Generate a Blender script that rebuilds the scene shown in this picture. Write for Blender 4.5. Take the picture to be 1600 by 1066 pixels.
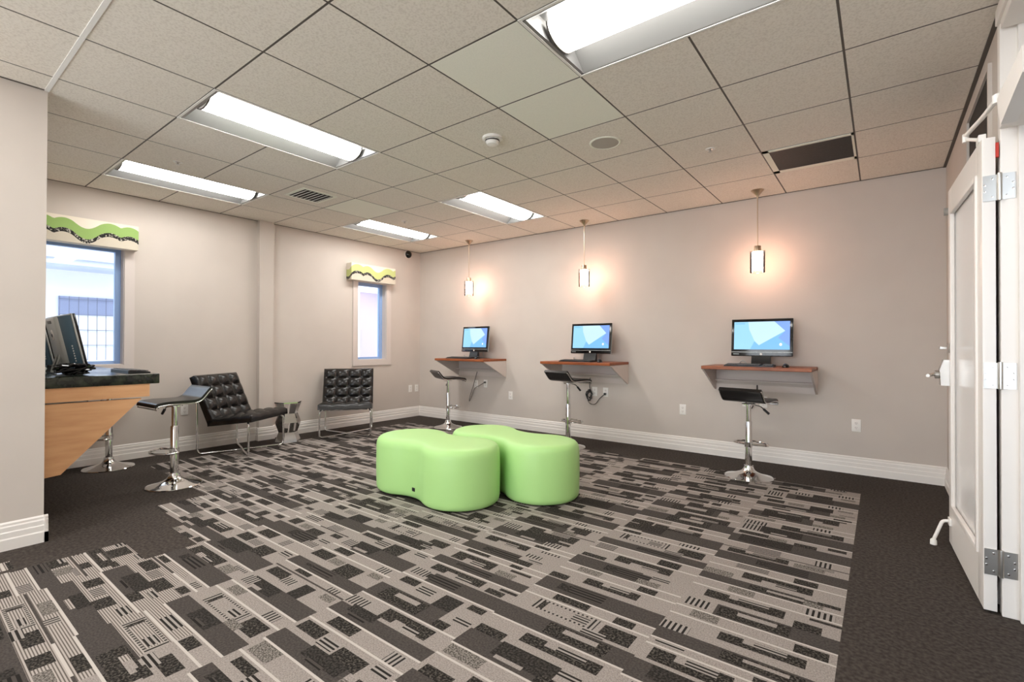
import bpy, bmesh, math, random
from mathutils import Vector, Matrix

# ---------------------------------------------------------------- scene reset
for o in list(bpy.data.objects):
    bpy.data.objects.remove(o, do_unlink=True)
scn = bpy.context.scene
COL = scn.collection
PI = math.pi

# ---------------------------------------------------------------- camera
cam_d = bpy.data.cameras.new('camera')
cam = bpy.data.objects.new('camera', cam_d)
COL.objects.link(cam)
YAW, PITCH, ROLL = -0.652101405, 0.006975, 0.002704
fw = Vector((math.sin(YAW)*math.cos(PITCH), math.cos(YAW)*math.cos(PITCH), math.sin(PITCH)))
rt = Vector((math.cos(YAW), -math.sin(YAW), 0))
up = rt.cross(fw)
r2 = math.cos(ROLL)*rt + math.sin(ROLL)*up
u2 = -math.sin(ROLL)*rt + math.cos(ROLL)*up
cam.matrix_world = Matrix(((r2.x, u2.x, -fw.x, 1.37358), (r2.y, u2.y, -fw.y, -2.44399),
                           (r2.z, u2.z, -fw.z, 1.206), (0, 0, 0, 1)))
cam_d.sensor_fit = 'HORIZONTAL'
cam_d.sensor_width = 36
cam_d.lens = 756.147/1600*36
cam_d.clip_start = 0.02
scn.camera = cam

# ---------------------------------------------------------------- world, sun, exposure
world = bpy.data.worlds.new('daylight')
scn.world = world
world.use_nodes = True
bg = world.node_tree.nodes['Background']
bg.inputs['Color'].default_value = (0.80, 0.90, 1.0, 1)
bg.inputs['Strength'].default_value = 1.9
scn.view_settings.view_transform = 'Standard'
scn.view_settings.look = 'None'
scn.view_settings.gamma = 1
scn.view_settings.exposure = 1.12
scn.view_settings.use_curve_mapping = False
TUBE = 11.0        # fluorescent lens emission
PEND = 13.0       # pendant lamp emission
# added fill light behind the camera, tilted up to brighten the ceiling
fd = bpy.data.lights.new('front_daylight', 'AREA')
fd.shape = 'RECTANGLE'; fd.size = 4.2; fd.size_y = 2.3; fd.energy = 50; fd.color = (1.0, 1.0, 1.0)
fo_ = bpy.data.objects.new('front_daylight', fd); COL.objects.link(fo_)
fo_.location = (-0.45, -5.9, 1.3)
fo_.rotation_euler = (math.radians(90+40), 0, 0)

# room dimensions (metres)
XL, XR, YB, YF, ZC = -4.85, 1.82, 3.13, -6.0, 2.748
T = 0.61

# ---------------------------------------------------------------- material helpers
def lin(r, g, b):
    f = lambda c: (c/255/12.92) if c/255 <= 0.04045 else ((c/255+0.055)/1.055)**2.4
    return (f(r), f(g), f(b), 1)

def mat(name, col, rough=0.5, metal=0.0, spec=0.5, emit=None, estr=0.0, coat=0.0):
    m = bpy.data.materials.new(name)
    m.use_nodes = True
    b = m.node_tree.nodes['Principled BSDF']
    b.inputs['Base Color'].default_value = col
    b.inputs['Roughness'].default_value = rough
    b.inputs['Metallic'].default_value = metal
    b.inputs['Specular IOR Level'].default_value = spec
    if coat:
        b.inputs['Coat Weight'].default_value = coat
        b.inputs['Coat Roughness'].default_value = 0.1
    if emit:
        b.inputs['Emission Color'].default_value = emit
        b.inputs['Emission Strength'].default_value = estr
    return m

def N(m, t, **kw):
    n = m.node_tree.nodes.new(t)
    for k, v in kw.items():
        setattr(n, k, v)
    return n

def L(m, a, b):
    m.node_tree.links.new(a, b)

def bsdf(m):
    return m.node_tree.nodes['Principled BSDF']

def noise_col(m, c1, c2, scale, lo=0.4, hi=0.6, detail=2.0, stretch=None, bump=0.0, bdist=0.002):
    """mix two colours by object-space noise"""
    tc = N(m, 'ShaderNodeTexCoord')
    src = tc.outputs['Object']
    if stretch:
        mp = N(m, 'ShaderNodeMapping')
        mp.inputs['Scale'].default_value = stretch
        L(m, src, mp.inputs['Vector']); src = mp.outputs['Vector']
    nz = N(m, 'ShaderNodeTexNoise')
    nz.inputs['Scale'].default_value = scale
    nz.inputs['Detail'].default_value = detail
    L(m, src, nz.inputs['Vector'])
    rp = N(m, 'ShaderNodeValToRGB')
    rp.color_ramp.elements[0].position = lo; rp.color_ramp.elements[0].color = c1
    rp.color_ramp.elements[1].position = hi; rp.color_ramp.elements[1].color = c2
    L(m, nz.outputs['Fac'], rp.inputs['Fac'])
    L(m, rp.outputs['Color'], bsdf(m).inputs['Base Color'])
    if bump:
        bp = N(m, 'ShaderNodeBump')
        bp.inputs['Strength'].default_value = bump
        bp.inputs['Distance'].default_value = bdist
        L(m, nz.outputs['Fac'], bp.inputs['Height'])
        L(m, bp.outputs['Normal'], bsdf(m).inputs['Normal'])
    return src

def stripes(m, c1, c2, axis, period, duty=0.45):
    """c2 stripes of the given period along an axis ('X' or 'Y' varies)"""
    tc = N(m, 'ShaderNodeTexCoord')
    sp = N(m, 'ShaderNodeSeparateXYZ')
    L(m, tc.outputs['Object'], sp.inputs[0])
    d = N(m, 'ShaderNodeMath', operation='DIVIDE'); d.inputs[1].default_value = period
    L(m, sp.outputs[axis], d.inputs[0])
    f = N(m, 'ShaderNodeMath', operation='FRACT'); L(m, d.outputs[0], f.inputs[0])
    g = N(m, 'ShaderNodeMath', operation='LESS_THAN'); g.inputs[1].default_value = duty
    L(m, f.outputs[0], g.inputs[0])
    mx = N(m, 'ShaderNodeMix', data_type='RGBA')
    mx.inputs['A'].default_value = c1; mx.inputs['B'].default_value = c2
    L(m, g.outputs[0], mx.inputs['Factor'])
    L(m, mx.outputs['Result'], bsdf(m).inputs['Base Color'])
    return mx

def glass(name, tint=(1, 1, 1, 1), refl=0.10):
    m = bpy.data.materials.new(name); m.use_nodes = True
    nt = m.node_tree; nt.nodes.clear()
    out = nt.nodes.new('ShaderNodeOutputMaterial')
    tr = nt.nodes.new('ShaderNodeBsdfTransparent'); tr.inputs[0].default_value = tint
    gl = nt.nodes.new('ShaderNodeBsdfGlossy'); gl.inputs['Roughness'].default_value = 0.02
    fr = nt.nodes.new('ShaderNodeFresnel'); fr.inputs['IOR'].default_value = 1.45
    mx = nt.nodes.new('ShaderNodeMixShader')
    nt.links.new(fr.outputs[0], mx.inputs[0])
    nt.links.new(tr.outputs[0], mx.inputs[1]); nt.links.new(gl.outputs[0], mx.inputs[2])
    nt.links.new(mx.outputs[0], out.inputs[0])
    return m

M = {}
M['wall'] = mat('wall_paint', lin(196, 186, 174), 0.75, spec=0.25)
noise_col(M['wall'], lin(204, 194, 185), lin(207, 197, 188), 3.0, 0.35, 0.65)
M['trim'] = mat('white_trim', lin(236, 230, 224), 0.45)
M['wintrim'] = mat('window_trim_paint', lin(214, 203, 196), 0.55)
M['white'] = mat('white_plastic', lin(240, 236, 230), 0.4)
M['slot'] = mat('dark_slot', lin(60, 55, 52), 0.6)
M['tile'] = mat('ceiling_tile', lin(222, 216, 205), 0.9, spec=0.1)
noise_col(M['tile'], lin(222, 214, 202), lin(236, 229, 218), 90, 0.35, 0.55, 4.0, bump=0.15)
M['tile2'] = mat('ceiling_tile_fresh', lin(226, 222, 206), 0.85, spec=0.1)
noise_col(M['tile2'], lin(240, 239, 226), lin(244, 243, 230), 120, 0.3, 0.6)
M['tee'] = mat('grid_tee', lin(84, 77, 70), 0.6)  # dark grey carries the shade seen in the ceiling gaps
M['tee_white'] = mat('grid_tee_white', lin(235, 232, 226), 0.5)
M['pan'] = mat('troffer_pan', lin(140, 139, 137), 0.3, 0.5)
M['lens'] = mat('fluorescent_lens', lin(255, 252, 246), 0.5, emit=(1.0, 0.985, 0.955, 1), estr=TUBE)
M['chrome'] = mat('chrome', (0.80, 0.80, 0.80, 1), 0.07, 1.0)
M['steel'] = mat('brushed_steel', (0.62, 0.60, 0.57, 1), 0.3, 1.0)
M['brass'] = mat('brushed_bronze', (0.60, 0.47, 0.34, 1), 0.3, 1.0)
M['black'] = mat('black_plastic', lin(22, 22, 24), 0.35)
M['gloss'] = mat('gloss_black', lin(12, 12, 14), 0.12)
M['seat'] = mat('black_vinyl', lin(20, 19, 19), 0.28)
M['leather'] = mat('tufted_black_leather', lin(30, 27, 25), 0.27)
noise_col(M['leather'], lin(14, 12, 11), lin(24, 21, 19), 14, 0.35, 0.65)
M['lime'] = mat('lime_vinyl', lin(178, 224, 142), 0.42, spec=0.4)
M['maple'] = mat('maple_veneer', lin(214, 160, 112), 0.35)
noise_col(M['maple'], lin(205, 152, 108), lin(221, 172, 126), 3.0, 0.3, 0.7, 5.0, stretch=(1, 1.2, 9))
M['cherry'] = mat('cherry_laminate', lin(150, 84, 48), 0.36, spec=0.35)
noise_col(M['cherry'], lin(132, 70, 40), lin(166, 94, 54), 4.0, 0.3, 0.7, 5.0, stretch=(1, 12, 1))
M['granite'] = mat('black_granite', lin(30, 34, 28), 0.18)
noise_col(M['granite'], lin(20, 24, 19), lin(52, 58, 46), 22, 0.4, 0.7, 5.0)
M['door'] = mat('white_door_paint', lin(240, 234, 228), 0.35)
M['glass'] = glass('clear_glass')
M['frost'] = mat('frosted_door_glass', lin(238, 236, 234), 0.25)
M['vinyl'] = mat('window_vinyl', lin(150, 180, 226), 0.4)
M['pend'] = mat('lit_frosted_glass', lin(255, 240, 220), 0.5, emit=(1.0, 0.57, 0.41, 1), estr=PEND)
M['silver'] = mat('silver_plastic', lin(176, 180, 178), 0.3, 0.3)
M['teal'] = mat('blue_grey_shell', lin(70, 98, 116), 0.3)
M['offwhite'] = mat('valance_offwhite', lin(232, 222, 205), 0.85)
M['vgreen'] = mat('valance_green', lin(150, 180, 104), 0.85)
M['vgreen2'] = mat('valance_green_pale', lin(196, 202, 132), 0.85)
M['vblack'] = mat('valance_black_floral', lin(40, 38, 36), 0.85)
noise_col(M['vblack'], lin(28, 26, 25), lin(190, 184, 170), 75, 0.54, 0.62, 3.0)
M['vtaupe'] = mat('valance_taupe', lin(206, 196, 178), 0.85)
M['perf'] = mat('black_perforated', lin(24, 21, 18), 0.6)
noise_col(M['perf'], lin(6, 5, 5), lin(26, 23, 20), 90, 0.45, 0.6)
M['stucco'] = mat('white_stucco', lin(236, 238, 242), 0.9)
M['brick'] = mat('lilac_brick', lin(190, 172, 205), 0.9)
M['eave'] = mat('eave_paint', lin(196, 204, 222), 0.8)
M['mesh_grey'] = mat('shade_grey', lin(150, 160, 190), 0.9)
M['wire'] = mat('grey_wire', lin(110, 118, 140), 0.5)
M['concrete'] = mat('patio_concrete', lin(205, 208, 212), 0.9)
M['red'] = mat('red_label', lin(196, 54, 40), 0.5)

# brick courses
def brickify():
    m = M['brick']
    tc = N(m, 'ShaderNodeTexCoord'); mp = N(m, 'ShaderNodeMapping')
    mp.inputs['Rotation'].default_value = (PI/2, 0, PI/2)
    L(m, tc.outputs['Object'], mp.inputs['Vector'])
    br = N(m, 'ShaderNodeTexBrick')
    br.inputs['Color1'].default_value = lin(158, 136, 172)
    br.inputs['Color2'].default_value = lin(146, 126, 166)
    br.inputs['Mortar'].default_value = lin(176, 164, 190)
    br.inputs['Scale'].default_value = 3.0
    L(m, mp.outputs['Vector'], br.inputs['Vector'])
    L(m, br.outputs['Color'], bsdf(m).inputs['Base Color'])
brickify()

# carpet family
C_LIGHT, C_LIGHT2 = lin(150, 142, 136), lin(130, 122, 116)
C_DARK, C_DARK2 = lin(74, 68, 64), lin(62, 57, 54)
C_MOT, C_MOT2 = lin(32, 29, 27), lin(92, 86, 79)
M['c_border'] = mat('carpet_border', lin(72, 64, 58), 0.95, spec=0.15)
noise_col(M['c_border'], lin(54, 48, 44), lin(78, 71, 66), 60, 0.35, 0.65, 4.0, bump=0.2)
M['c_light'] = mat('carpet_light', C_LIGHT, 0.95, spec=0.15)
noise_col(M['c_light'], C_LIGHT2, lin(160, 151, 145), 170, 0.35, 0.62, 3.0, bump=0.2)
M['c_rib'] = mat('carpet_ribbed', C_LIGHT, 0.95, spec=0.15)
stripes(M['c_rib'], lin(170, 161, 154), lin(100, 92, 86), 'Y', 0.0095, 0.42)
M['c_dark'] = mat('carpet_dark', C_DARK, 0.95, spec=0.15)
noise_col(M['c_dark'], C_DARK2, lin(80, 74, 70), 120, 0.35, 0.65, 3.0, bump=0.2)
M['c_mot'] = mat('carpet_mottled', C_MOT, 0.95, spec=0.15)
noise_col(M['c_mot'], C_MOT, C_MOT2, 110, 0.46, 0.66, 3.0)
M['c_motd'] = mat('carpet_mottled_dark', C_MOT, 0.95, spec=0.15)
noise_col(M['c_motd'], lin(36, 33, 31), lin(72, 67, 62), 110, 0.42, 0.68, 3.0)
M['c_line'] = mat('carpet_cream_line', lin(188, 180, 173), 0.95, spec=0.15)
M['c_hy'] = mat('carpet_hatch_along', C_LIGHT, 0.95, spec=0.15)
stripes(M['c_hy'], lin(154, 146, 140), lin(38, 35, 32), 'Y', 0.019, 0.5)
M['c_hx'] = mat('carpet_hatch_across', C_LIGHT, 0.95, spec=0.15)
stripes(M['c_hx'], lin(154, 146, 140), lin(38, 35, 32), 'X', 0.022, 0.45)
M['c_hd'] = mat('carpet_hatch_dark', C_DARK, 0.95, spec=0.15)
stripes(M['c_hd'], lin(74, 68, 64), lin(34, 31, 29), 'Y', 0.022, 0.5)
M['c_spk'] = mat('carpet_speckle', C_LIGHT, 0.95, spec=0.15)
noise_col(M['c_spk'], lin(72, 67, 62), lin(140, 133, 126), 150, 0.42, 0.58, 3.0)

# ---------------------------------------------------------------- mesh builder
def fillet(pts, r, n=5, closed=False):
    out = []
    P = [Vector(p) for p in pts]
    K = len(P)
    for i in range(K):
        if not closed and (i == 0 or i == K-1):
            out.append(P[i]); continue
        a, b, c = P[(i-1) % K], P[i], P[(i+1) % K]
        d1, d2 = (a-b), (c-b)
        rr = min(r, d1.length*0.49, d2.length*0.49)
        s, e = b + d1.normalized()*rr, b + d2.normalized()*rr
        for k in range(n+1):
            t = k/n
            out.append((1-t)**2*s + 2*(1-t)*t*b + t*t*e)
    return out

class MB:
    def __init__(self):
        self.v, self.f, self.mi = [], [], []
        self.mats = []
    def slot(self, m):
        if m not in self.mats:
            self.mats.append(m)
        return self.mats.index(m)
    def add(self, vs, fs, m=None):
        o = len(self.v); k = self.slot(m) if m else 0
        self.v += [tuple(v) for v in vs]
        for f in fs:
            self.f.append([i+o for i in f]); self.mi.append(k)
        return self
    def box(self, c, s, m=None, bev=0.0, rot=None):
        bm = bmesh.new()
        bmesh.ops.create_cube(bm, size=1)
        bmesh.ops.scale(bm, vec=Vector(s), verts=bm.verts)
        if bev:
            bmesh.ops.bevel(bm, geom=bm.edges[:], offset=bev, segments=3, profile=0.5, affect='EDGES')
        if rot is not None:
            bmesh.ops.rotate(bm, verts=bm.verts, matrix=rot)
        bmesh.ops.translate(bm, vec=Vector(c), verts=bm.verts)
        return self._bm(bm, m)
    def span(self, a, b, m=None, bev=0.0):
        return self.box([(a[i]+b[i])/2 for i in range(3)], [abs(b[i]-a[i]) for i in range(3)], m, bev)
    def _bm(self, bm, m):
        bm.verts.index_update()
        self.add([v.co.copy() for v in bm.verts], [[v.index for v in f.verts] for f in bm.faces], m)
        bm.free(); return self
    def lathe(self, prof, m=None, seg=40, c=(0, 0, 0), axis='Z', cap=True):
        vs, fs = [], []
        n = len(prof)
        for i in range(seg):
            a = 2*PI*i/seg
            for r, z in prof:
                p = Vector((r*math.cos(a), r*math.sin(a), z))
                if axis == 'Y': p = Vector((p.x, p.z, -p.y))
                if axis == 'X': p = Vector((p.z, p.x, p.y))
                vs.append(p+Vector(c))
        for i in range(seg):
            j = (i+1) % seg
            for k in range(n-1):
                fs.append([i*n+k, j*n+k, j*n+k+1, i*n+k+1])
        if cap:
            if prof[0][0] > 1e-6: fs.append([i*n for i in range(seg)][::-1])
            if prof[-1][0] > 1e-6: fs.append([i*n+n-1 for i in range(seg)])
        return self.add(vs, fs, m)
    def tube(self, pts, r, m=None, seg=10, closed=False):
        P = [Vector(p) for p in pts]; K = len(P)
        tang = []
        for i in range(K):
            a = P[(i-1) % K] if (closed or i > 0) else P[i]
            b = P[(i+1) % K] if (closed or i < K-1) else P[i]
            t = b-a
            tang.append(t.normalized() if t.length > 1e-9 else Vector((0, 0, 1)))
        nrm = tang[0].orthogonal().normalized()
        vs, fs = [], []
        for i in range(K):
            t = tang[i]
            nrm = (nrm - t*nrm.dot(t))
            nrm = nrm.normalized() if nrm.length > 1e-6 else t.orthogonal().normalized()
            bi = t.cross(nrm)
            for k in range(seg):
                a = 2*PI*k/seg
                vs.append(P[i] + (nrm*math.cos(a)+bi*math.sin(a))*r)
        R = K if closed else K-1
        for i in range(R):
            j = (i+1) % K
            for k in range(seg):
                l = (k+1) % seg
                fs.append([i*seg+k, i*seg+l, j*seg+l, j*seg+k])
        if not closed:
            fs.append(list(range(seg))[::-1]); fs.append([(K-1)*seg+k for k in range(seg)])
        return self.add(vs, fs, m)
    def prism(self, poly, a, b, axis='X', m=None):
        """poly: 2D outline; extruded from a to b along axis (X: poly=(y,z), Y: (x,z), Z: (x,y))"""
        def mk(p, t):
            return {'X': (t, p[0], p[1]), 'Y': (p[0], t, p[1]), 'Z': (p[0], p[1], t)}[axis]
        n = len(poly)
        vs = [mk(p, a) for p in poly] + [mk(p, b) for p in poly]
        fs = [list(range(n))[::-1], list(range(n, 2*n))]
        for i in range(n):
            j = (i+1) % n
            fs.append([i, j, n+j, n+i])
        return self.add(vs, fs, m)
    def build(self, name, m=None, parent=None, loc=None, smooth=35):
        me = bpy.data.meshes.new(name)
        me.from_pydata(self.v, [], self.f)
        mats = self.mats if self.mats else [m]
        if self.mats and m and None in self.mats:
            mats = [m if q is None else q for q in self.mats]
        for q in mats: me.materials.append(q)
        if self.mats:
            me.polygons.foreach_set('material_index', self.mi)
        bm = bmesh.new(); bm.from_mesh(me)
        bmesh.ops.recalc_face_normals(bm, faces=bm.faces[:])
        bm.to_mesh(me); bm.free()
        if smooth:
            me.polygons.foreach_set('use_smooth', [True]*len(me.polygons))
            me.set_sharp_from_angle(angle=math.radians(smooth))
        me.update()
        o = bpy.data.objects.new(name, me)
        COL.objects.link(o)
        if parent: o.parent = parent
        if loc: o.location = loc
        return o

def tag(o, label, cat, group=None):
    o['label'] = label; o['category'] = cat
    if group: o['group'] = group
    return o

def thing(name, label, cat, loc=(0, 0, 0), rz=0.0, group=None):
    o = bpy.data.objects.new(name, None)
    o.empty_display_size = 0.1
    COL.objects.link(o)
    o.location = loc; o.rotation_euler = (0, 0, rz)
    return tag(o, label, cat, group)

def struct(o):
    o['kind'] = 'structure'
    return o

def dup(root, loc, rz=None, label=None):
    r = root.copy(); COL.objects.link(r); r.location = loc
    if rz is not None: r.rotation_euler = (0, 0, rz)
    if label: r['label'] = label
    for ch in list(root.children):
        c = ch.copy(); COL.objects.link(c); c.parent = r
        for g in list(ch.children):
            d = g.copy(); COL.objects.link(d); d.parent = c
    return r

# ================================================================ SETTING
# ---- walls
w = MB(); w.span((XL-0.2, YB, 0), (XR+0.2, YB+0.15, 3.0)); struct(w.build('wall_back', M['wall']))

W1 = (-1.80, -0.905, 0.985, 2.20)      # window opening y0,y1,z0,z1
W2 = (1.90, 2.425, 0.965, 2.145)
w = MB()
w.span((XL-0.18, -6.2, 0), (XL, W1[0], 3.0))
w.span((XL-0.18, W1[0], 0), (XL, W1[1], W1[2])); w.span((XL-0.18, W1[0], W1[3]), (XL, W1[1], 3.0))
w.span((XL-0.18, W1[1], 0), (XL, W2[0], 3.0))
w.span((XL-0.18, W2[0], 0), (XL, W2[1], W2[2])); w.span((XL-0.18, W2[0], W2[3]), (XL, W2[1], 3.0))
w.span((XL-0.18, W2[1], 0), (XL, YB+0.1, 3.0))
struct(w.build('wall_left', M['wall']))

DY0, DY1, DZ = -0.45, 0.65, 2.66       # doorway in the right wall
w = MB()
w.span((XR, DY1, 0), (XR+0.16, YB+0.1, 3.0))
w.span((XR, -6.2, 0), (XR+0.16, DY0, 3.0))
w.span((XR, DY0, DZ), (XR+0.16, DY1, 3.0))
struct(w.build('wall_right', M['wall']))
w = MB(); w.span((XL-0.2, YF-0.15, 0), (-2.6, YF, 3.0)); w.span((1.7, YF-0.15, 0), (XR+0.2, YF, 3.0)); w.span((-2.6, YF-0.15, 2.6), (1.7, YF, 3.0))
struct(w.build('wall_front', M['wall']))
w = MB()                                  # unseen glazing added behind the camera to go with the fill light
for k in range(4): w.span((-2.6+k*1.4117, YF-0.10, 0), (-2.535+k*1.4117, YF-0.04, 2.6))
w.span((-2.6, YF-0.10, 0), (1.7, YF-0.04, 0.08)); w.span((-2.6, YF-0.10, 2.53), (1.7, YF-0.04, 2.6))
struct(w.build('window_4', M['trim']))
w = MB(); w.span((-2.6, YF-0.075, 0.05), (1.7, YF-0.069, 2.56)); struct(w.build('window_5', M['glass']))  # pane of the same added glazing
w = MB(); w.span((XR+1.4, -2.2, 0), (XR+1.5, 2.4, 3.0)); struct(w.build('wall_corridor', M['wall']))
PX, PY = -2.68, -1.825
w = MB(); w.span((XL, YF, 0), (PX, PY, 3.0)); struct(w.build('wall_partition', M['wall']))
# pilaster on the left wall
w = MB(); w.span((XL-0.02, 0.435, 0), (XL+0.07, 0.61, ZC+0.01)); struct(w.build('wall_pilaster', M['wall']))

# ---- baseboards: stepped profile swept along a line
BP = [(0, 0), (0.019, 0), (0.019, 0.062), (0.015, 0.070), (0.015, 0.100), (0.011, 0.107),
      (0.011, 0.132), (0.007, 0.140), (0.007, 0.152), (0, 0.162)]
def baseboard(name, runs):
    b = MB()
    for (x0, y0, x1, y1, nx, ny) in runs:
        n = len(BP)
        vs = [(x0+nx*d, y0+ny*d, z) for d, z in BP] + [(x1+nx*d, y1+ny*d, z) for d, z in BP]
        fs = [[i, (i+1) % n, n+(i+1) % n, n+i] for i in range(n)] + [list(range(n))[::-1], list(range(n, 2*n))]
        b.add(vs, fs)
    return struct(b.build(name, M['trim'], smooth=20))
baseboard('baseboard_back', [(XL, YB, XR, YB, 0, -1)])
baseboard('baseboard_left', [(XL, PY, XL, 0.435, 1, 0), (XL, 0.61, XL, YB, 1, 0),
                             (XL+0.07, 0.435-0.019, XL+0.07, 0.61+0.019, 1, 0),
                             (XL, 0.435, XL+0.07, 0.435, 0, -1), (XL, 0.61, XL+0.07, 0.61, 0, 1)])
baseboard('baseboard_right', [(XR, 0.74, XR, YB, -1, 0), (XR, YF, XR, DY0-0.1, -1, 0)])
baseboard('baseboard_partition', [(PX, YF, PX, PY+0.019, 1, 0), (XL, PY, PX+0.019, PY, 0, 1)])

# ---- ceiling: tegular tiles in a 2 ft grid with openings for fixtures
FIX = {}           # cells taken out of the tile field
def take(i0, i1, j0, j1):
    for i in range(i0, i1):
        for j in range(j0, j1): FIX[(i, j)] = 1
LIGHTS = [(0, 2, -1, 0), (-4, -3, -2, 0), (-7, -6, -2, 0), (-4, -3, 2, 4), (-7, -6, 2, 4),
          (0, 2, -5, -4), (-4, -3, -6, -4)]
for l in LIGHTS: take(*l)
FRESH = {(-1, 0), (-1, -1), (-6, 1)}
w = MB()
g = 0.0058
for i in range(-8, 3):
    for j in range(-10, 5):
        if (i, j) in FIX: continue
        x0, x1, y0, y1 = i*T, (i+1)*T, j*T, (j+1)*T
        if i == -8: x0 = XL
        if i == 2: x1 = XR
        if j == 4: y1 = YB
        if j == -10: y0 = YF
        if x1 <= PX and y1 <= PY: continue
        rx0, rx1, ry0, ry1 = x0+g, x1-g, y0+g, y1-g
        w.span((rx0, ry0, ZC), (rx1, ry1, ZC+0.005), M['tile2'] if (i, j) in FRESH else M['tile'])
struct(w.build('ceiling', None, smooth=0))
w = MB()
xs = [XL] + [i*T for i in range(-7, 3)] + [XR]
def gspan(x0, y0, x1, y1):
    w.span((x0, y0, ZC+0.0007), (x1, y1, ZC+0.02))
# dark backing between the fixture holes, its colour painting the shade of tile gaps
for i in range(-8, 3):
    for j in range(-10, 5):
        x0, x1, y0, y1 = i*T, (i+1)*T, j*T, (j+1)*T
        if i == -8: x0 = XL
        if i == 2: x1 = XR
        if j == 4: y1 = YB
        if j == -10: y0 = YF
        if (i, j) in FIX: continue
        gspan(x0, y0, x1, y1)
struct(w.build('trim_1', M['tee'], smooth=0))
# bright main runner beside the partition, wall angles with their shadow gap painted dark
w = MB()
w.span((PX+0.002, -3*T-0.011, ZC-0.004), (-1.2, -3*T+0.011, ZC+0.006))
struct(w.build('trim_2', M['tee_white'], smooth=0))
w = MB()
w.span((XL, PY, ZC-0.003), (XL+0.014, YB, ZC+0.01)); w.span((XL, YB-0.014, ZC-0.003), (XR, YB, ZC+0.01))
w.span((XR-0.02, YF, ZC-0.006), (XR, YB, ZC+0.01)); w.span((PX, YF, ZC-0.003), (PX+0.014, PY, ZC+0.01))
struct(w.build('trim_3', M['tee'], smooth=0))
w = MB(); w.span((XL-0.2, YF-0.2, 2.96), (XR+2.0, YB+0.2, 3.05)); struct(w.build('ceiling_slab', M['stucco']))

# ---- floor with the carpet-tile design
random.seed(11)
TS = 0.627; X0 = 1.237 - 9*TS; NXT = 9; NX = 48; dx = TS/NX
DYC = 0.0105; YT = 2.50; NY = int((YT+4.3)/DYC)
grid = [[0]*(NXT*NX) for _ in range(NY)]
BORDER, LIGHT, DARK, MOT, MOTD, LINE, HY, HX, HD, SPK, RIB = range(11)
MATS = ['c_border', 'c_light', 'c_dark', 'c_mot', 'c_motd', 'c_line', 'c_hy', 'c_hx', 'c_hd', 'c_spk', 'c_rib']
def rect(col, u0, u1, r0, r1, code, wrap=False):
    for r in range(max(0, int(r0)), min(NY, int(r1))):
        for c in range(int(u0), int(u1)):
            if 0 <= c < NX: grid[r][col*NX+c] = code
def cshape(col, u, r, wd, h, flip):
    rect(col, u, u+wd, r, r+h, MOT)
    nw, nh = max(6, int(wd*0.45)), max(3, int(h*0.52))
    u1 = u+int(wd*0.32)
    if flip:
        rect(col, u1, u1+nw, r+h-nh, r+h, LIGHT)
        rect(col, u1+nw//2, u1+nw+2, r+h-nh, r+h, HY)
    else:
        rect(col, u1, u1+nw, r, r+nh, LIGHT)
        rect(col, u1+nw//3, u1+nw+2, r, r+nh, HY)
def ring(col, u, r, wd, h):
    rect(col, u, u+wd, r, r+h, HX)
    rect(col, u+2, u+wd-2, r+1, r+h-1, LIGHT)
    rect(col, u+2, u+4, r+1, r+h-1, MOT)
    rect(col, u+wd-9, u+wd-3, r+2, r+h-2, HY)
R_ = random.randint
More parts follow.
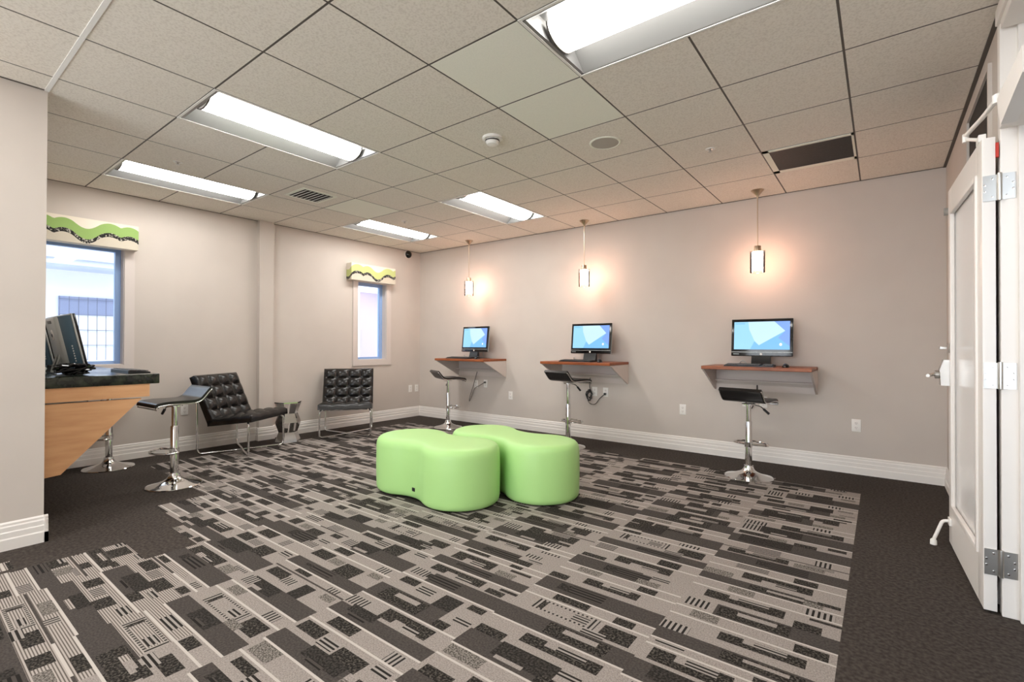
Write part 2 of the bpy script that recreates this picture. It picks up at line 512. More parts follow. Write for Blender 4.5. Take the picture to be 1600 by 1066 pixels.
for col in range(NXT):
    r = -R_(0, 14)
    while r < NY:
        far = YT-r*DYC > 0.55
        rect(col, 0, NX, r, r+1.6, LINE)
        if random.random() < 0.3: rect(col, random.choice([0, NX//2]), random.choice([NX//2, NX]), r, r+2, DARK)
        r += 1
        # light field with two or three figures
        h = R_(8, 11) if far else R_(9, 13)
        rect(col, 0, NX, r, r+h, LIGHT)
        k = random.random()
        if k < 0.55:
            u = R_(2, 6) if random.random() < 0.5 else R_(14, 18)
            wd = R_(22, 27)
            cshape(col, u, r+R_(1, 2), wd, min(h-2, R_(6, 9)), random.random() < 0.5)
            v = u+wd+R_(2, 3) if u < 10 else R_(0, 2)
            rect(col, v, v+R_(8, 11), r+h-R_(5, 7), r+h-R_(0, 1), random.choice([MOT, MOT, SPK, HX]))
            if u < 10: rect(col, v+4, v+14, r+1, r+3, random.choice([HY, HX, MOTD]))
        elif k < 0.70:
            u = R_(3, 8)
            ring(col, u, r+1, R_(20, 24), min(h-2, 8))
            rect(col, 34, 45, r+R_(1, 3), r+h-2, MOT)
            rect(col, 29, 37, r+h-4, r+h, random.choice([SPK, HY]))
        else:
            rect(col, R_(1, 5), R_(12, 15), r+1, r+R_(5, 8), MOT)
            rect(col, 15, 23, r+3, r+8, random.choice([HY, HX, SPK]))
            rect(col, R_(24, 27), R_(34, 38), r+R_(2, 4), r+h, random.choice([MOT, MOT, MOTD]))
            rect(col, 39, 46, r+1, r+5, random.choice([MOT, HY, SPK]))
        r += h
        # dark band, sometimes only part of the tile
        h = R_(9, 14) if far else R_(7, 11)
        a, b = random.choice([(0, NX), (0, NX), (0, 36), (12, NX), (0, 30)])
        rect(col, 0, NX, r, r+h, LIGHT); rect(col, a, b, r, r+h, DARK)
        k = random.random()
        if k < 0.4:
            u = R_(4, 18); rect(col, u, u+R_(14, 22), r-R_(0, 3), r+h-R_(2, 4), MOTD)
            rect(col, u+R_(2, 5), u+12, r+h-4, r+h-2, LIGHT if random.random() < .5 else HD)
        elif k < 0.7:
            u = R_(6, 20); rect(col, u, u+22, r+1, r+h-1, MOT); rect(col, u+6, u+18, r+2, r+max(4, h//2), LIGHT)
        else:
            u = R_(6, 24); rect(col, u, u+14, r+1, r+h-2, HD); rect(col, u-5, u, r+2, r+h-3, MOTD)
        if a > 0: rect(col, 2, 10, r+1, r+h-2, random.choice([MOT, HX]))
        if b < NX:
            rect(col, b, b+R_(6, 9), r+h-5, r+h, random.choice([MOT, HX, SPK]))
            rect(col, b+4, b+11, r, r+3, random.choice([MOT, HY]))
        r += h
        if random.random() < 0.75:
            rect(col, 0, NX, r, r+1.6, LINE); r += 1
            h = R_(4, 8)
            rect(col, 0, NX, r, r+h, LIGHT)
            u = R_(1, 14); rect(col, u, u+R_(9, 14), r, r+h-1, random.choice([MOT, MOT, HY, SPK]))
            u = R_(28, 40); rect(col, u, u+R_(5, 9), r+1, r+h, random.choice([MOT, HX]))
            r += h
# ribbed look on the tiles of the near left, solid border where the pattern stops
def low(x):
    if x < -3.779: return -0.815
    if x < -2.90: return -0.84
    if x < -2.28: return -1.27
    return -9
for r in range(NY):
    y = YT-(r+0.5)*DYC
    for c in range(NXT*NX):
        x = X0+(c+0.5)*dx
        v = grid[r][c]
        solid = y < low(x)
        if -1.535 < y < -1.27 and x < -1.895: solid = True
        if x < -2.31 and y < -1.20: solid = True
        if y < -1.99 and -2.46 < x < -2.31: solid = False
        if y > 2.27 and 0.61 < x: solid = y > 2.41
        if solid: grid[r][c] = BORDER
        elif v == LIGHT and y < -1.55+0.9*max(0, (-x-1.4)) and x < -0.9 and y < -0.9: grid[r][c] = RIB
w = MB()
vs, fs, mi = [], [], []
def quad(x0, y0, x1, y1, k):
    o = len(vs)
    vs.extend([(x0, y0, 0), (x1, y0, 0), (x1, y1, 0), (x0, y1, 0)]); fs.append([o, o+1, o+2, o+3]); mi.append(k)
active = {}
for r in range(NY+1):
    runs = {}
    if r < NY:
        row = grid[r]; c = 0
        while c < len(row):
            e = c
            while e < len(row) and row[e] == row[c]: e += 1
            runs[(c, e, row[c])] = r
            c = e
    for key, r0 in list(active.items()):
        if key not in runs:
            c0, c1, code = key
            quad(X0+c0*dx, YT-r*DYC, X0+c1*dx, YT-r0*DYC, code); del active[key]
    for key in runs:
        if key not in active: active[key] = r
YBOT = YT-NY*DYC; XE = X0+NXT*TS
quad(XL-0.1, YBOT, X0, YT, 0); quad(XE, YBOT, XR+1.6, YT, 0)
quad(XL-0.1, YT, XR+1.6, YB+0.1, 0); quad(XL-0.1, YF-0.1, XR+1.6, YBOT, 0)
me = bpy.data.meshes.new('floor'); me.from_pydata(vs, [], fs)
for n in MATS: me.materials.append(M[n])
me.polygons.foreach_set('material_index', mi); me.update()
fl = bpy.data.objects.new('floor', me); COL.objects.link(fl); struct(fl)

# ---- windows
def window(name, W, side_left):
    y0, y1, z0, z1 = W
    e = bpy.data.objects.new(name, None); COL.objects.link(e); e['kind'] = 'structure'
    e.location = (XL, (y0+y1)/2, z0)
    oy, oz = (y0+y1)/2, z0
    t = MB(); q = 0.085
    for a, b in (((0, y1, z0-q), (0.018, y1+q, z1+0.02)), ((0, y0-q, z0-q), (0.018, y0, z1+0.02)),
                 ((0, y0, z0-q), (0.018, y1, z0)), ((0, y0, z1-0.01), (0.018, y1, z1+0.02))):
        t.span((a[0], a[1]-oy, a[2]-oz), (b[0], b[1]-oy, b[2]-oz))
    # reveal lining
    t.span((-0.17, y1-0.006-oy, 0), (0, y1+0.001-oy, z1-oz)); t.span((-0.17, y0-0.001-oy, 0), (0, y0+0.006-oy, z1-oz))
    t.span((-0.17, y0-oy, -0.001), (0, y1-oy, 0.008))
    t.build('window_trim', M['wintrim'], e)
    f = MB(); b = 0.045
    f.span((-0.15, y1-b-0.006-oy, 0.008), (-0.09, y1-0.006-oy, z1-oz)); f.span((-0.15, y0+0.006-oy, 0.008), (-0.09, y0+b+0.006-oy, z1-oz))
    f.span((-0.15, y0+b-oy, 0.008), (-0.09, y1-b-oy, 0.04)); f.span((-0.15, y0+b-oy, z1-oz-0.05), (-0.09, y1-b-oy, z1-oz))
    f.build('window_frame', M['vinyl'], e)
    p = MB(); p.span((-0.125, y0+b-oy, 0.03), (-0.119, y1-b-oy, z1-oz-0.03)); p.build('pane', M['glass'], e)
window('window_1', W1, True)
window('window_2', W2, False)

# ---- exterior seen through the windows
ex = thing('neighbouring_building', 'white stucco building with a deep eave outside the left window', 'building', (-8.5, 0, -0.3))
b = MB(); b.span((-0.2, -5, 0), (0, 1.2, 3.2)); b.build('wall', M['stucco'], ex)
b = MB(); b.span((-0.2, -5, 2.62), (0.75, 1.4, 2.72)); b.span((0.70, -5, 2.70), (0.8, 1.4, 2.95)); b.build('eave', M['eave'], ex)
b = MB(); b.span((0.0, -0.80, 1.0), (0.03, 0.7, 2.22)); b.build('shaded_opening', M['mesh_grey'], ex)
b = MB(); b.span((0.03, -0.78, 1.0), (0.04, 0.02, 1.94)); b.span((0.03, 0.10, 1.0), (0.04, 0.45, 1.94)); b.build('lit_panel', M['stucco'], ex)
gr = MB()
for k in range(14): gr.span((0.06, -0.80+k*0.11, 1.0), (0.07, -0.793+k*0.11, 2.22))
for k in range(6): gr.span((0.06, -0.80, 1.0+k*0.235), (0.07, 0.68, 1.008+k*0.235))
gr.build('wire_screen', M['wire'], ex)
bx_ = MB(); bx_.span((-7.0, -1.6, -0.3), (-6.5, 0.1, 0.98)); tag(bx_.build('low_garden_wall', M['stucco']), 'low white wall outside the left window', 'wall')
ex2 = thing('brick_building', 'lilac grey brick building with white corner board outside the narrow window', 'building', (-7.5, 5.0, -0.3))
b = MB(); b.span((-0.3, -1.25, 0), (0, 2.5, 2.62)); b.build('brick_wall', M['brick'], ex2)
b = MB(); b.span((-0.2, -1.42, 0), (0.04, -1.22, 2.62)); b.build('corner_board', M['stucco'], ex2)
b = MB(); b.span((-0.3, -1.6, 2.62), (0.35, 2.6, 2.95)); b.build('eave', M['stucco'], ex2)
b = MB(); b.span((-14, -9, -0.4), (XL-0.2, 10, -0.3)); tag(b.build('patio_ground', M['concrete']), 'pale concrete patio ground outside the windows', 'ground')

# ---- door frame (right wall) and the open door
def framebox(name, spans, m=M['trim']):
    b = MB()
    for a, c in spans: b.span(a, c, bev=0.003)
    return struct(b.build(name, m))
framebox('trim_4', [((1.798, 0.600, 0), (1.985, 0.66, 2.70)),             # hinge jamb
                    ((1.852, 0.570, 0), (1.985, 0.602, 2.66))])            # stop
framebox('trim_5', [((1.786, DY0-0.08, DZ-0.01), (1.985, 0.62, DZ+0.06)), # head
                    ((1.796, DY0, DZ-0.05), (1.97, 0.565, DZ-0.01))])
framebox('trim_6', [((1.790, DY0, 2.165), (1.975, 0.565, 2.27))])         # transom bar
framebox('trim_7', [((1.786, DY0-0.06, 0), (1.985, DY0, 2.70))])
tp = MB(); tp.span((1.90, DY0, 2.27), (1.906, 0.565, DZ-0.04)); struct(tp.build('window_3', M['glass']))

dr = bpy.data.objects.new('door_1', None); COL.objects.link(dr); dr['kind'] = 'structure'
dr['label'] = 'white glazed door swung open against the right wall'
HX_, HY_ = 1.784, 0.606
dr.location = (HX_, HY_, 0.0)
dr.rotation_euler = (0, 0, 0.042)
# local: +y towards the free edge, -x towards the room; leaf between x=-0.045..0
DW, DH, DB = 0.93, 2.15, 0.012
sl, sr, gt, gb = 0.115, 0.115, 2.00, 0.245
b = MB()
b.span((-0.045, 0, DB), (0, sl, DH), bev=0.002); b.span((-0.045, DW-sr, DB), (0, DW, DH), bev=0.002)
b.span((-0.045, sl, gt), (0, DW-sr, DH)); b.span((-0.045, sl, DB), (0, DW-sr, gb))
b.build('leaf', M['door'], dr)
b = MB()
for xx in (-0.045,):
    b.span((xx-0.008, sl-0.012, gb-0.012), (xx+0.012, sl+0.014, gt+0.012), bev=0.003)
    b.span((xx-0.008, DW-sr-0.014, gb-0.012), (xx+0.012, DW-sr+0.012, gt+0.012), bev=0.003)
    b.span((xx-0.008, sl, gt-0.014), (xx+0.012, DW-sr, gt+0.012), bev=0.003)
    b.span((xx-0.008, sl, gb-0.012), (xx+0.012, DW-sr, gb+0.014), bev=0.003)
b.build('glazing_bead', M['door'], dr)
b = MB(); b.span((-0.027, sl-0.005, gb-0.005), (-0.019, DW-sr+0.005, gt+0.005)); b.build('glass_panel', M['frost'], dr)
# hinges: one leaf on the door edge, the other on the jamb, a knuckle between
for z in (1.86, 1.013, 0.175):
    hz = z+0.058
    h = MB()
    h.span((-0.043, -0.004, hz-0.058), (0.004, 0.001, hz+0.058))
    h.span((0.018, -0.0105, hz-0.058), (0.064, -0.0075, hz+0.058))
    kn = h.lathe([(0.008, hz-0.06), (0.0085, hz-0.056), (0.0085, hz+0.056), (0.008, hz+0.062)], seg=16, c=(0.011, -0.012, 0))
    ho = h.build('hinge', M['steel'], dr)
    for px_, py_ in ((-0.036, -0.0055), (-0.012, -0.0055), (0.034, -0.0118), (0.054, -0.0118)):
        for dz in (-0.04, -0.014, 0.014, 0.04):
            if abs(dz) > 0.02 and px_ in (-0.036, 0.054): continue
            if abs(dz) < 0.02 and px_ in (-0.012, 0.034): continue
            s = MB(); s.lathe([(0.0, -0.002), (0.004, -0.0015), (0.004, 0.0015)], seg=10, c=(px_, py_, hz+dz), axis='Y'); s.build('screw', M['chrome'], ho)
# lever handle and deadbolt near the free edge, on the room side
b = MB()
b.lathe([(0.0, 0), (0.031, 0.0), (0.031, 0.004), (0.027, 0.010), (0, 0.012)], seg=24, c=(-0.057, DW-0.07, 1.19), axis='X')
b.span((-0.062, DW-0.085, 1.182), (-0.095, DW-0.055, 1.20), bev=0.002)
b.build('deadbolt', M['steel'], dr)
b = MB()
b.prism([(-0.045, 0.965), (-0.092, 0.965), (-0.098, 1.06), (-0.08, 1.12), (-0.045, 1.12)], DW-0.10, DW-0.035, 'Y')
b.lathe([(0.024, -0.012), (0.024, 0.006), (0.016, 0.012), (0.012, 0.02), (0.012, 0.05)], seg=20, c=(-0.105, DW-0.07, 1.03), axis='X')
b.tube(fillet([(-0.10, DW-0.07, 1.03), (-0.128, DW-0.072, 1.03), (-0.158, DW-0.16, 1.026)], 0.02), 0.0095, seg=12)
b.build('lever_handle', M['steel'], dr)
# kick-down door holder
b = MB()
b.span((-0.058, DW-0.10, 0.13), (-0.045, DW-0.05, 0.175), bev=0.003)
b.tube(fillet([(-0.055, DW-0.075, 0.155), (-0.085, DW-0.075, 0.15), (-0.125, DW-0.085, 0.035)], 0.015), 0.009, seg=10)
b.lathe([(0.011, 0), (0.017, 0.002), (0.016, 0.028), (0.010, 0.036)], seg=16, c=(-0.127, DW-0.085, 0.0))
b.build('door_holder', M['white'], dr)
# door closer on the transom bar with its two-piece arm
cl = thing('door_closer', 'white door closer with folding arm above the open door', 'door closer', (1.790, 0.34, 2.10))
b = MB(); b.prism([(-0.50, 0.01), (-0.13, -0.03), (-0.07, 0.05), (-0.06, 0.10), (-0.50, 0.10)], -0.045, 0.0, 'X'); b.build('closer_body', M['trim'], cl)
b = MB(); b.tube(fillet([(-0.03, 0.03, 0.135), (-0.05, 0.24, 0.138), (-0.085, 0.47, 0.142)], 0.05), 0.010, seg=10); b.lathe([(0.018, 0.112), (0.018, 0.148), (0.010, 0.152)], seg=16, c=(-0.03, 0.03, 0)); b.build('main_arm', M['white'], cl)
b = MB(); b.tube([(-0.085, 0.47, 0.125), (-0.045, 0.36, 0.075)], 0.008, seg=10); b.lathe([(0.012, 0.11), (0.012, 0.15)], seg=14, c=(-0.085, 0.47, 0)); b.span((-0.057, 0.31, 0.05), (-0.03, 0.385, 0.085), bev=0.003); b.build('forearm', M['white'], cl)
b = MB(); b.span((-0.006, 0.262, 0.02), (0.004, 0.278, -0.045)); b.build('red_label', M['red'], cl)

# return grille high on the right wall
e = thing('wall_return_grille', 'black perforated return grille high on the right wall above the open door', 'grille', (XR, 1.35, 2.44))
b = MB(); b.span((-0.004, -0.37, -0.18), (0, 0.37, 0.17)); b.build('perforated_panel', M['perf'], e)
b = MB()
for a, c in (((-0.016, -0.395, -0.205), (0, 0.395, -0.18)), ((-0.016, -0.395, 0.17), (0, 0.395, 0.195)), ((-0.016, -0.395, -0.18), (0, -0.37, 0.17)), ((-0.016, 0.37, -0.18), (0, 0.395, 0.17))):
    b.span(a, c)
b.build('grille_frame', M['wall'], e)
# alarm strobe and switch behind the free edge of the door
e = thing('alarm_strobe', 'small white wall alarm on the right wall near the corner', 'alarm', (XR, 2.46, 2.22))
b = MB(); b.box((-0.02, 0, 0), (0.04, 0.11, 0.13), bev=0.01); b.build('housing', M['white'], e)
b = MB(); b.lathe([(0.03, -0.022), (0.028, 0.004), (0.012, 0.012), (0, 0.014)], seg=20, c=(-0.045, 0, 0.0), axis='X'); b.build('lens', M['silver'], e)
e = MB(); e.box((-0.004, 0, 0), (0.008, 0.075, 0.12), bev=0.002); e.box((-0.01, 0, 0), (0.006, 0.03, 0.06), bev=0.001)
o = e.build('light_switch', M['white']); o.location = (XR, 2.53, 1.955); tag(o, 'white switch plate on the right wall just past the door edge', 'switch')

# ================================================================ CEILING FIXTURES
def troffer(l, label, grp='recessed fluorescent ceiling lights'):
    i0, i1, j0, j1 = l
    x0, x1, y0, y1 = i0*T, i1*T, j0*T, j1*T
    along_x = (x1-x0) > (y1-y0)
    cx, cy = (x0+x1)/2, (y0+y1)/2
    e = thing('fluorescent_ceiling_light', label, 'ceiling light', (cx, cy, ZC), PI/2 if along_x else 0, grp)
    a, b_ = T/2, T           # half width (x), half length (y) in local space
    p = MB(); d = 0.085; t = 0.004
    a2 = a-0.012; b2 = b_-0.012
    # sloping reflector wings, flat top, end plates
    p.prism([(-a2, 0), (-a2+0.012, 0), (-0.17, d), (0.17, d), (a2-0.012, 0), (a2, 0), (a2, d+0.01), (-a2, d+0.01)], -b2, b2, 'Y')
    p.span((-a2, -b2, 0), (a2, -b2+0.02, d)); p.span((-a2, b2-0.02, 0), (a2, b2, d))
    p.build('reflector_pan', M['pan'], e, smooth=20)
    f = MB(); q = 0.014
    f.span((-a, -b_, -0.003), (-a+q, b_, 0.01)); f.span((a-q, -b_, -0.003), (a, b_, 0.01))
    f.span((-a+q, -b_, -0.003), (a-q, -b_+q, 0.01)); f.span((-a+q, b_-q, -0.003), (a-q, b_, 0.01))
    f.build('frame', M['tee_white'], e, smooth=0)
    # curved lens basket
    L_ = MB(); n = 14; R = 0.125; h = b2-0.042
    arc = [(R*math.cos(PI+PI*k/n), 0.07 + 0.075*math.sin(PI+PI*k/n)) for k in range(n+1)]
    L_.prism(arc, -h, h, 'Y')
    L_.build('lens', M['lens'], e, smooth=40)
    for s in (-1, 1):
        c = MB()
        arc2 = [(1.04*x, 0.07+1.07*(z-0.07)) for x, z in arc]
        c.prism(arc2, s*h, s*(h+0.008), 'Y', M['tee'])
        c.prism(arc, s*(h+0.007), s*(h+0.010), 'Y', M['trim'])
        c.build('lens_end_cap', None, e, smooth=40)
    return e
labs = ['largest recessed fluorescent light, cut off by the top edge of the photo',
        'long recessed fluorescent light left of the round smoke detector',
        'recessed fluorescent light nearest the left wall and the big window',
        'recessed fluorescent light between the smoke detector and the first pendant',
        'recessed fluorescent light nearest the far corner above the narrow window',
        'recessed fluorescent light behind the camera on the right', 'recessed fluorescent light behind the camera on the left']
for l, s in zip(LIGHTS, labs): troffer(l, s)

e = thing('smoke_detector', 'round smoke detector on the ceiling tile between the lights', 'smoke detector', (-0.93, 0.325, ZC))
b = MB(); b.lathe([(0, 0.0), (0.075, 0.0), (0.075, -0.012), (0.068, -0.018), (0, -0.018)], seg=40); b.build('base', M['white'], e)
b = MB(); b.lathe([(0.05, -0.016), (0.052, -0.034), (0.040, -0.052), (0.020, -0.058), (0, -0.058)], seg=36); b.build('sensor_dome', M['white'], e)
b = MB(); b.lathe([(0.053, -0.022), (0.0535, -0.024), (0.0535, -0.03), (0.053, -0.032)], seg=36, cap=False); b.build('vent_ring', M['slot'], e)
e = thing('ceiling_speaker', 'round flush speaker with mesh cover in a ceiling tile', 'speaker', (-0.302, 0.915, ZC))
b = MB(); b.lathe([(0.118, 0), (0.118, -0.004), (0.108, -0.007), (0.102, -0.004)], seg=48, cap=False); b.build('rim', M['tile2'], e)
b = MB(); b.lathe([(0.104, -0.003), (0.06, -0.005), (0, -0.006)], seg=48); b.build('mesh_cover', mat('speaker_mesh', lin(176, 170, 160), 0.8), e)
spr = thing('sprinkler_head', 'recessed sprinkler head on the ceiling by the black grille', 'sprinkler', (0.306, 1.52, ZC), 0, 'ceiling sprinklers')
b = MB(); b.lathe([(0.036, 0), (0.036, -0.003), (0.03, -0.006), (0.02, -0.004), (0.018, 0)], seg=28, cap=False); b.build('escutcheon', M['white'], spr)
b = MB(); b.lathe([(0.018, 0.002), (0.018, -0.004), (0.007, -0.008), (0.007, -0.02), (0.016, -0.022), (0.016, -0.024), (0, -0.025)], seg=20); b.build('nozzle', M['steel'], spr)
dup(spr, (-3.37, -0.911, ZC), 0, 'recessed sprinkler head on the ceiling between the two left lights')
dup(spr, (-3.386, 1.557, ZC), 0, 'recessed sprinkler head on the ceiling near the far corner light')
e = thing('supply_air_vent', 'square louvred air vent in the ceiling near the left wall', 'vent', (-3.34, 0.28, ZC))
b = MB(); b.span((-0.19, -0.19, -0.003), (0.19, 0.19, 0.002)); b.build('vent_plate', M['tile2'], e)
for k in range(7):
    v = MB(); y = -0.135+k*0.045
    v.box((0, y, -0.008), (0.30, 0.030, 0.004), rot=Matrix.Rotation(0.5, 3, 'X')); v.build('slat', M['tee_white'], e)
b = MB(); b.span((-0.155, -0.155, -0.0045), (0.155, 0.155, -0.0032)); b.build('dark_throat', M['slot'], e)
e = thing('ceiling_return_grille', 'black perforated return air grille in the ceiling near the back wall', 'grille', (0.915, 2.135, ZC))
b = MB(); b.span((-0.30, -0.30, -0.004), (-0.255, 0.30, 0.001)); b.span((0.285, -0.30, -0.004), (0.30, 0.30, 0.001)); b.span((-0.30, -0.30, -0.004), (0.30, -0.265, 0.001)); b.span((-0.30, 0.235, -0.004), (0.30, 0.30, 0.001)); b.build('grille_frame', M['tile2'], e)
b = MB(); b.span((-0.256, -0.266, -0.0035), (0.286, 0.236, -0.0005))
b.build('perforated_panel', M['perf'], e)
e = thing('dome_camera', 'small black dome camera in the far upper corner', 'camera', (XL, 2.855, 2.685))
b = MB(); b.lathe([(0.0, 0), (0.072, 0), (0.072, 0.012), (0.062, 0.02)], seg=32, axis='X'); b.build('mount_ring', M['wintrim'], e)
b = MB(); b.lathe([(0.062, 0.015), (0.06, 0.03), (0.048, 0.05), (0.03, 0.062), (0, 0.068)], seg=32, axis='X'); b.build('dome', M['gloss'], e)

# pendants
p0 = thing('pendant_lamp', 'pendant lamp over the right desk, largest of the row', 'pendant lamp', (0.395, 2.86, ZC), 0, 'pendant lamps along the back wall')
b = MB(); b.lathe([(0.058, 0.0), (0.060, -0.004), (0.052, -0.012), (0.012, -0.055), (0.009, -0.075), (0, -0.076)], seg=36); b.build('canopy', M['brass'], p0)
b = MB(); b.lathe([(0.0045, -0.07), (0.0045, -0.565)], seg=10); b.build('rod', M['brass'], p0)
b = MB(); b.lathe([(0.0, -0.555), (0.03, -0.556), (0.032, -0.562), (0.032, -0.615), (0.0, -0.616)], seg=28); b.build('socket_cap', M['brass'], p0)
b = MB(); b.lathe([(0.02, -0.612), (0.048, -0.614), (0.05, -0.62), (0.05, -0.775), (0.046, -0.785), (0, -0.786)], seg=32); b.build('inner_shade', M['pend'], p0)
b = MB(); b.lathe([(0.066, -0.60), (0.068, -0.602), (0.068, -0.818), (0.066, -0.82)], seg=36, cap=False); b.build('outer_glass', M['glass'], p0)
dup(p0, (-1.565, 2.88, ZC), 0, 'pendant lamp over the middle desk')
dup(p0, (-3.50, 2.88, ZC), 0, 'pendant lamp over the far desk near the corner')

# ================================================================ WALL DESKS
def wall_desk(cx, label):
    e = thing('wall_desk', label, 'desk', (cx, YB, 0.995), 0, 'wall mounted computer desks')
    W_, D_, H_ = 0.478, 0.52, 0.27
    b = MB(); b.prism([(-D_, -0.003), (-D_+0.003, 0.0), (0, 0.0), (0, -0.032), (-D_+0.004, -0.032), (-D_, -0.028)], -W_, W_, 'X'); b.build('desk_top', M['cherry'], e)
    for s in (-1, 1):
        b = MB(); x0, x1 = (s*W_, s*(W_-0.018))
        b.prism([(-D_+0.012, -0.028), (0, -0.028), (0, -H_), (-0.02, -H_)], min(x0, x1), max(x0, x1), 'X'); b.build('side_bracket', M['wintrim'], e)
    b = MB(); b.span((-W_+0.018, -0.016, -0.165), (W_-0.018, 0, -0.028)); b.build('back_panel', M['wintrim'], e)
    b = MB(); b.span((-W_+0.018, -0.02, -H_), (W_-0.018, 0, -0.205)); b.build('cable_rail', M['wintrim'], e)
    b = MB(); b.span((-W_+0.018, -0.085, -0.172), (W_-0.018, -0.0, -0.160)); b.build('ledge', M['wintrim'], e)
    return e
DX = (0.400, -1.563, -3.462)
wall_desk(DX[0], 'wall mounted wooden desk at right, the widest in view')
wall_desk(DX[1], 'wall mounted wooden desk in the middle of the back wall')
wall_desk(DX[2], 'wall mounted wooden desk farthest away near the corner')
DT = 0.995

# all-in-one computer, screen facing -y
M['scr1'] = mat('screen_cyan', (0, 0, 0, 1), 0.15, emit=lin(150, 205, 242), estr=0.6)
M['scr2'] = mat('screen_pale', (0, 0, 0, 1), 0.15, emit=lin(190, 222, 252), estr=0.6)
M['scr3'] = mat('screen_lavender', (0, 0, 0, 1), 0.15, emit=lin(122, 160, 238), estr=0.6)
M['scr4'] = mat('screen_white', (0, 0, 0, 1), 0.15, emit=lin(250, 252, 255), estr=0.6)
M['scr5'] = mat('screen_blue', (0, 0, 0, 1), 0.15, emit=lin(120, 182, 236), estr=0.6)
def text_mesh(s, size, name, m, parent, rot, loc, extr=0.0006):
    cu = bpy.data.curves.new(name, 'FONT'); cu.body = s; cu.size = size; cu.extrude = extr
    cu.align_x = 'CENTER'; cu.align_y = 'CENTER'
    t = bpy.data.objects.new(name+'_tmp', cu); COL.objects.link(t)
    dg = bpy.context.evaluated_depsgraph_get(); dg.update()
    me = bpy.data.meshes.new_from_object(t.evaluated_get(dg))
    bpy.data.objects.remove(t, do_unlink=True)
    me.transform(Matrix.Translation(Vector(loc)) @ rot.to_4x4())
    me.materials.clear(); me.materials.append(m)
    o = bpy.data.objects.new(name, me); COL.objects.link(o); o.parent = parent
    return o
def computer(label, loc, rz, grp, tilt=0.10, h0=0.10, h1=0.475):
    e = thing('all_in_one_computer', label, 'computer', loc, rz, grp)
    w2 = 0.278
    rotm = Matrix.Rotation(-tilt, 3, 'X')
    piv = Vector((0, 0.0, h0))
    def T_(mb):
        mb.v = [tuple(rotm @ (Vector(v)-piv) + piv) for v in mb.v]; return mb
    b = MB(); b.span((-w2, -0.012, h0), (w2, 0.012, h1), bev=0.005); be = T_(b).build('bezel', M['gloss'], e)
    b = MB(); b.span((-w2-0.002, 0.003, h0-0.002), (w2+0.002, 0.013, h1+0.002), bev=0.003); T_(b).build('silver_rim', M['silver'], e)
    s = MB()
    sw0, sw1, sz0, sz1, y = -w2+0.026, w2-0.026, h0+0.066, h1-0.028, -0.0125
    q = lambda u, v: (sw0+(sw1-sw0)*u, y, sz0+(sz1-sz0)*v)
    P = lambda pts, m, dy=0: s.add([(a[0], a[1]-dy, a[2]) for a in (q(*t) for t in pts)], [list(range(len(pts)))], m)
    P([(0, 0), (0, 1), (0.26, 1), (0.28, 0.72), (0.38, 0.3), (0.30, 0)], M['scr1'])
    P([(0.26, 1), (0.73, 1), (0.92, 0.66), (0.46, 0.15), (0.38, 0.3), (0.28, 0.72)], M['scr2'])
    P([(0.73, 1), (1, 1), (1, 0.12), (0.80, 0.42), (0.92, 0.66)], M['scr3'])
    P([(0.30, 0), (0.38, 0.3), (0.46, 0.15), (0.92, 0.66), (0.80, 0.42), (1, 0.12), (1, 0)], M['scr5'])
    P([(0.845+0.025*math.cos(a), 0.18+0.05*math.sin(a)) for a in [k*PI/6 for k in range(12)]], M['scr4'], 0.0004)
    P([(0.02, 0.92), (0.02, 0.955), (0.2, 0.955), (0.2, 0.92)], M['scr5'], 0.0004)
    T_(s).build('screen', None, e, smooth=0)
    b = MB(); b.span((-w2+0.001, -0.0145, h0+0.036), (w2-0.001, -0.012, h0+0.041)); T_(b).build('silver_strip', M['silver'], be)
    b = MB(); b.lathe([(0, -0.002), (0.011, -0.0015), (0.011, 0.002)], seg=24, c=(0, -0.0135, h0+0.019), axis='Y'); T_(b).build('logo_badge', M['scr4'] if False else M['white'], be)
    b = MB(); b.span((-w2+0.02, -0.0135, h0+0.016), (-w2+0.075, -0.012, h0+0.021)); T_(b).build('model_mark', M['silver'], be)
    # deep rounded back shell: centre bulge and darker sides
    b = MB()
    b.prism([(-w2+0.012, 0.012), (w2-0.012, 0.012), (w2-0.03, 0.045), (w2-0.10, 0.07), (-w2+0.10, 0.07), (-w2+0.03, 0.045)], h0+0.012, h1-0.008, 'Z'); T_(b).build('side_shell', M['teal'], e, smooth=50)
    b = MB(); b.box((0, 0.068, (h0+h1)/2+0.012), (0.36, 0.05, h1-h0-0.03), bev=0.022); bk = T_(b).build('back_shell', M['silver'], e)
    b = MB(); b.span((-0.07, 0.085, h1-0.055), (0.07, 0.0945, h1-0.03), bev=0.004); T_(b).build('handle_slot', M['black'], bk)
    b = MB(); b.lathe([(0, 0.002), (0.036, 0.0015), (0.038, -0.002)], seg=28, c=(0, 0.0945, h1-0.135), axis='Y')
    T_(b).build('round_badge', M['white'], bk)
    t = text_mesh('hp', 0.052, 'badge_letters', M['black'], bk, Matrix.Rotation(PI, 3, 'Z') @ Matrix.Rotation(PI/2, 3, 'X'), (0, 0.0972, h1-0.135))
    t.data.transform((Matrix.Translation(piv) @ rotm.to_4x4() @ Matrix.Translation(-piv)))
    b = MB()
    for k in range(7): b.span((w2-0.034, 0.040, h0+0.06+k*0.018), (w2-0.022, 0.046, h0+0.07+k*0.018))
    T_(b).build('side_ports', M['silver'], e); b = MB()  # small bars in place of the illegible print on the sides
    for k in range(7): b.span((-w2+0.022, 0.040, h0+0.06+k*0.018), (-w2+0.034, 0.046, h0+0.07+k*0.018))
    T_(b).build('side_ports', M['silver'], e)
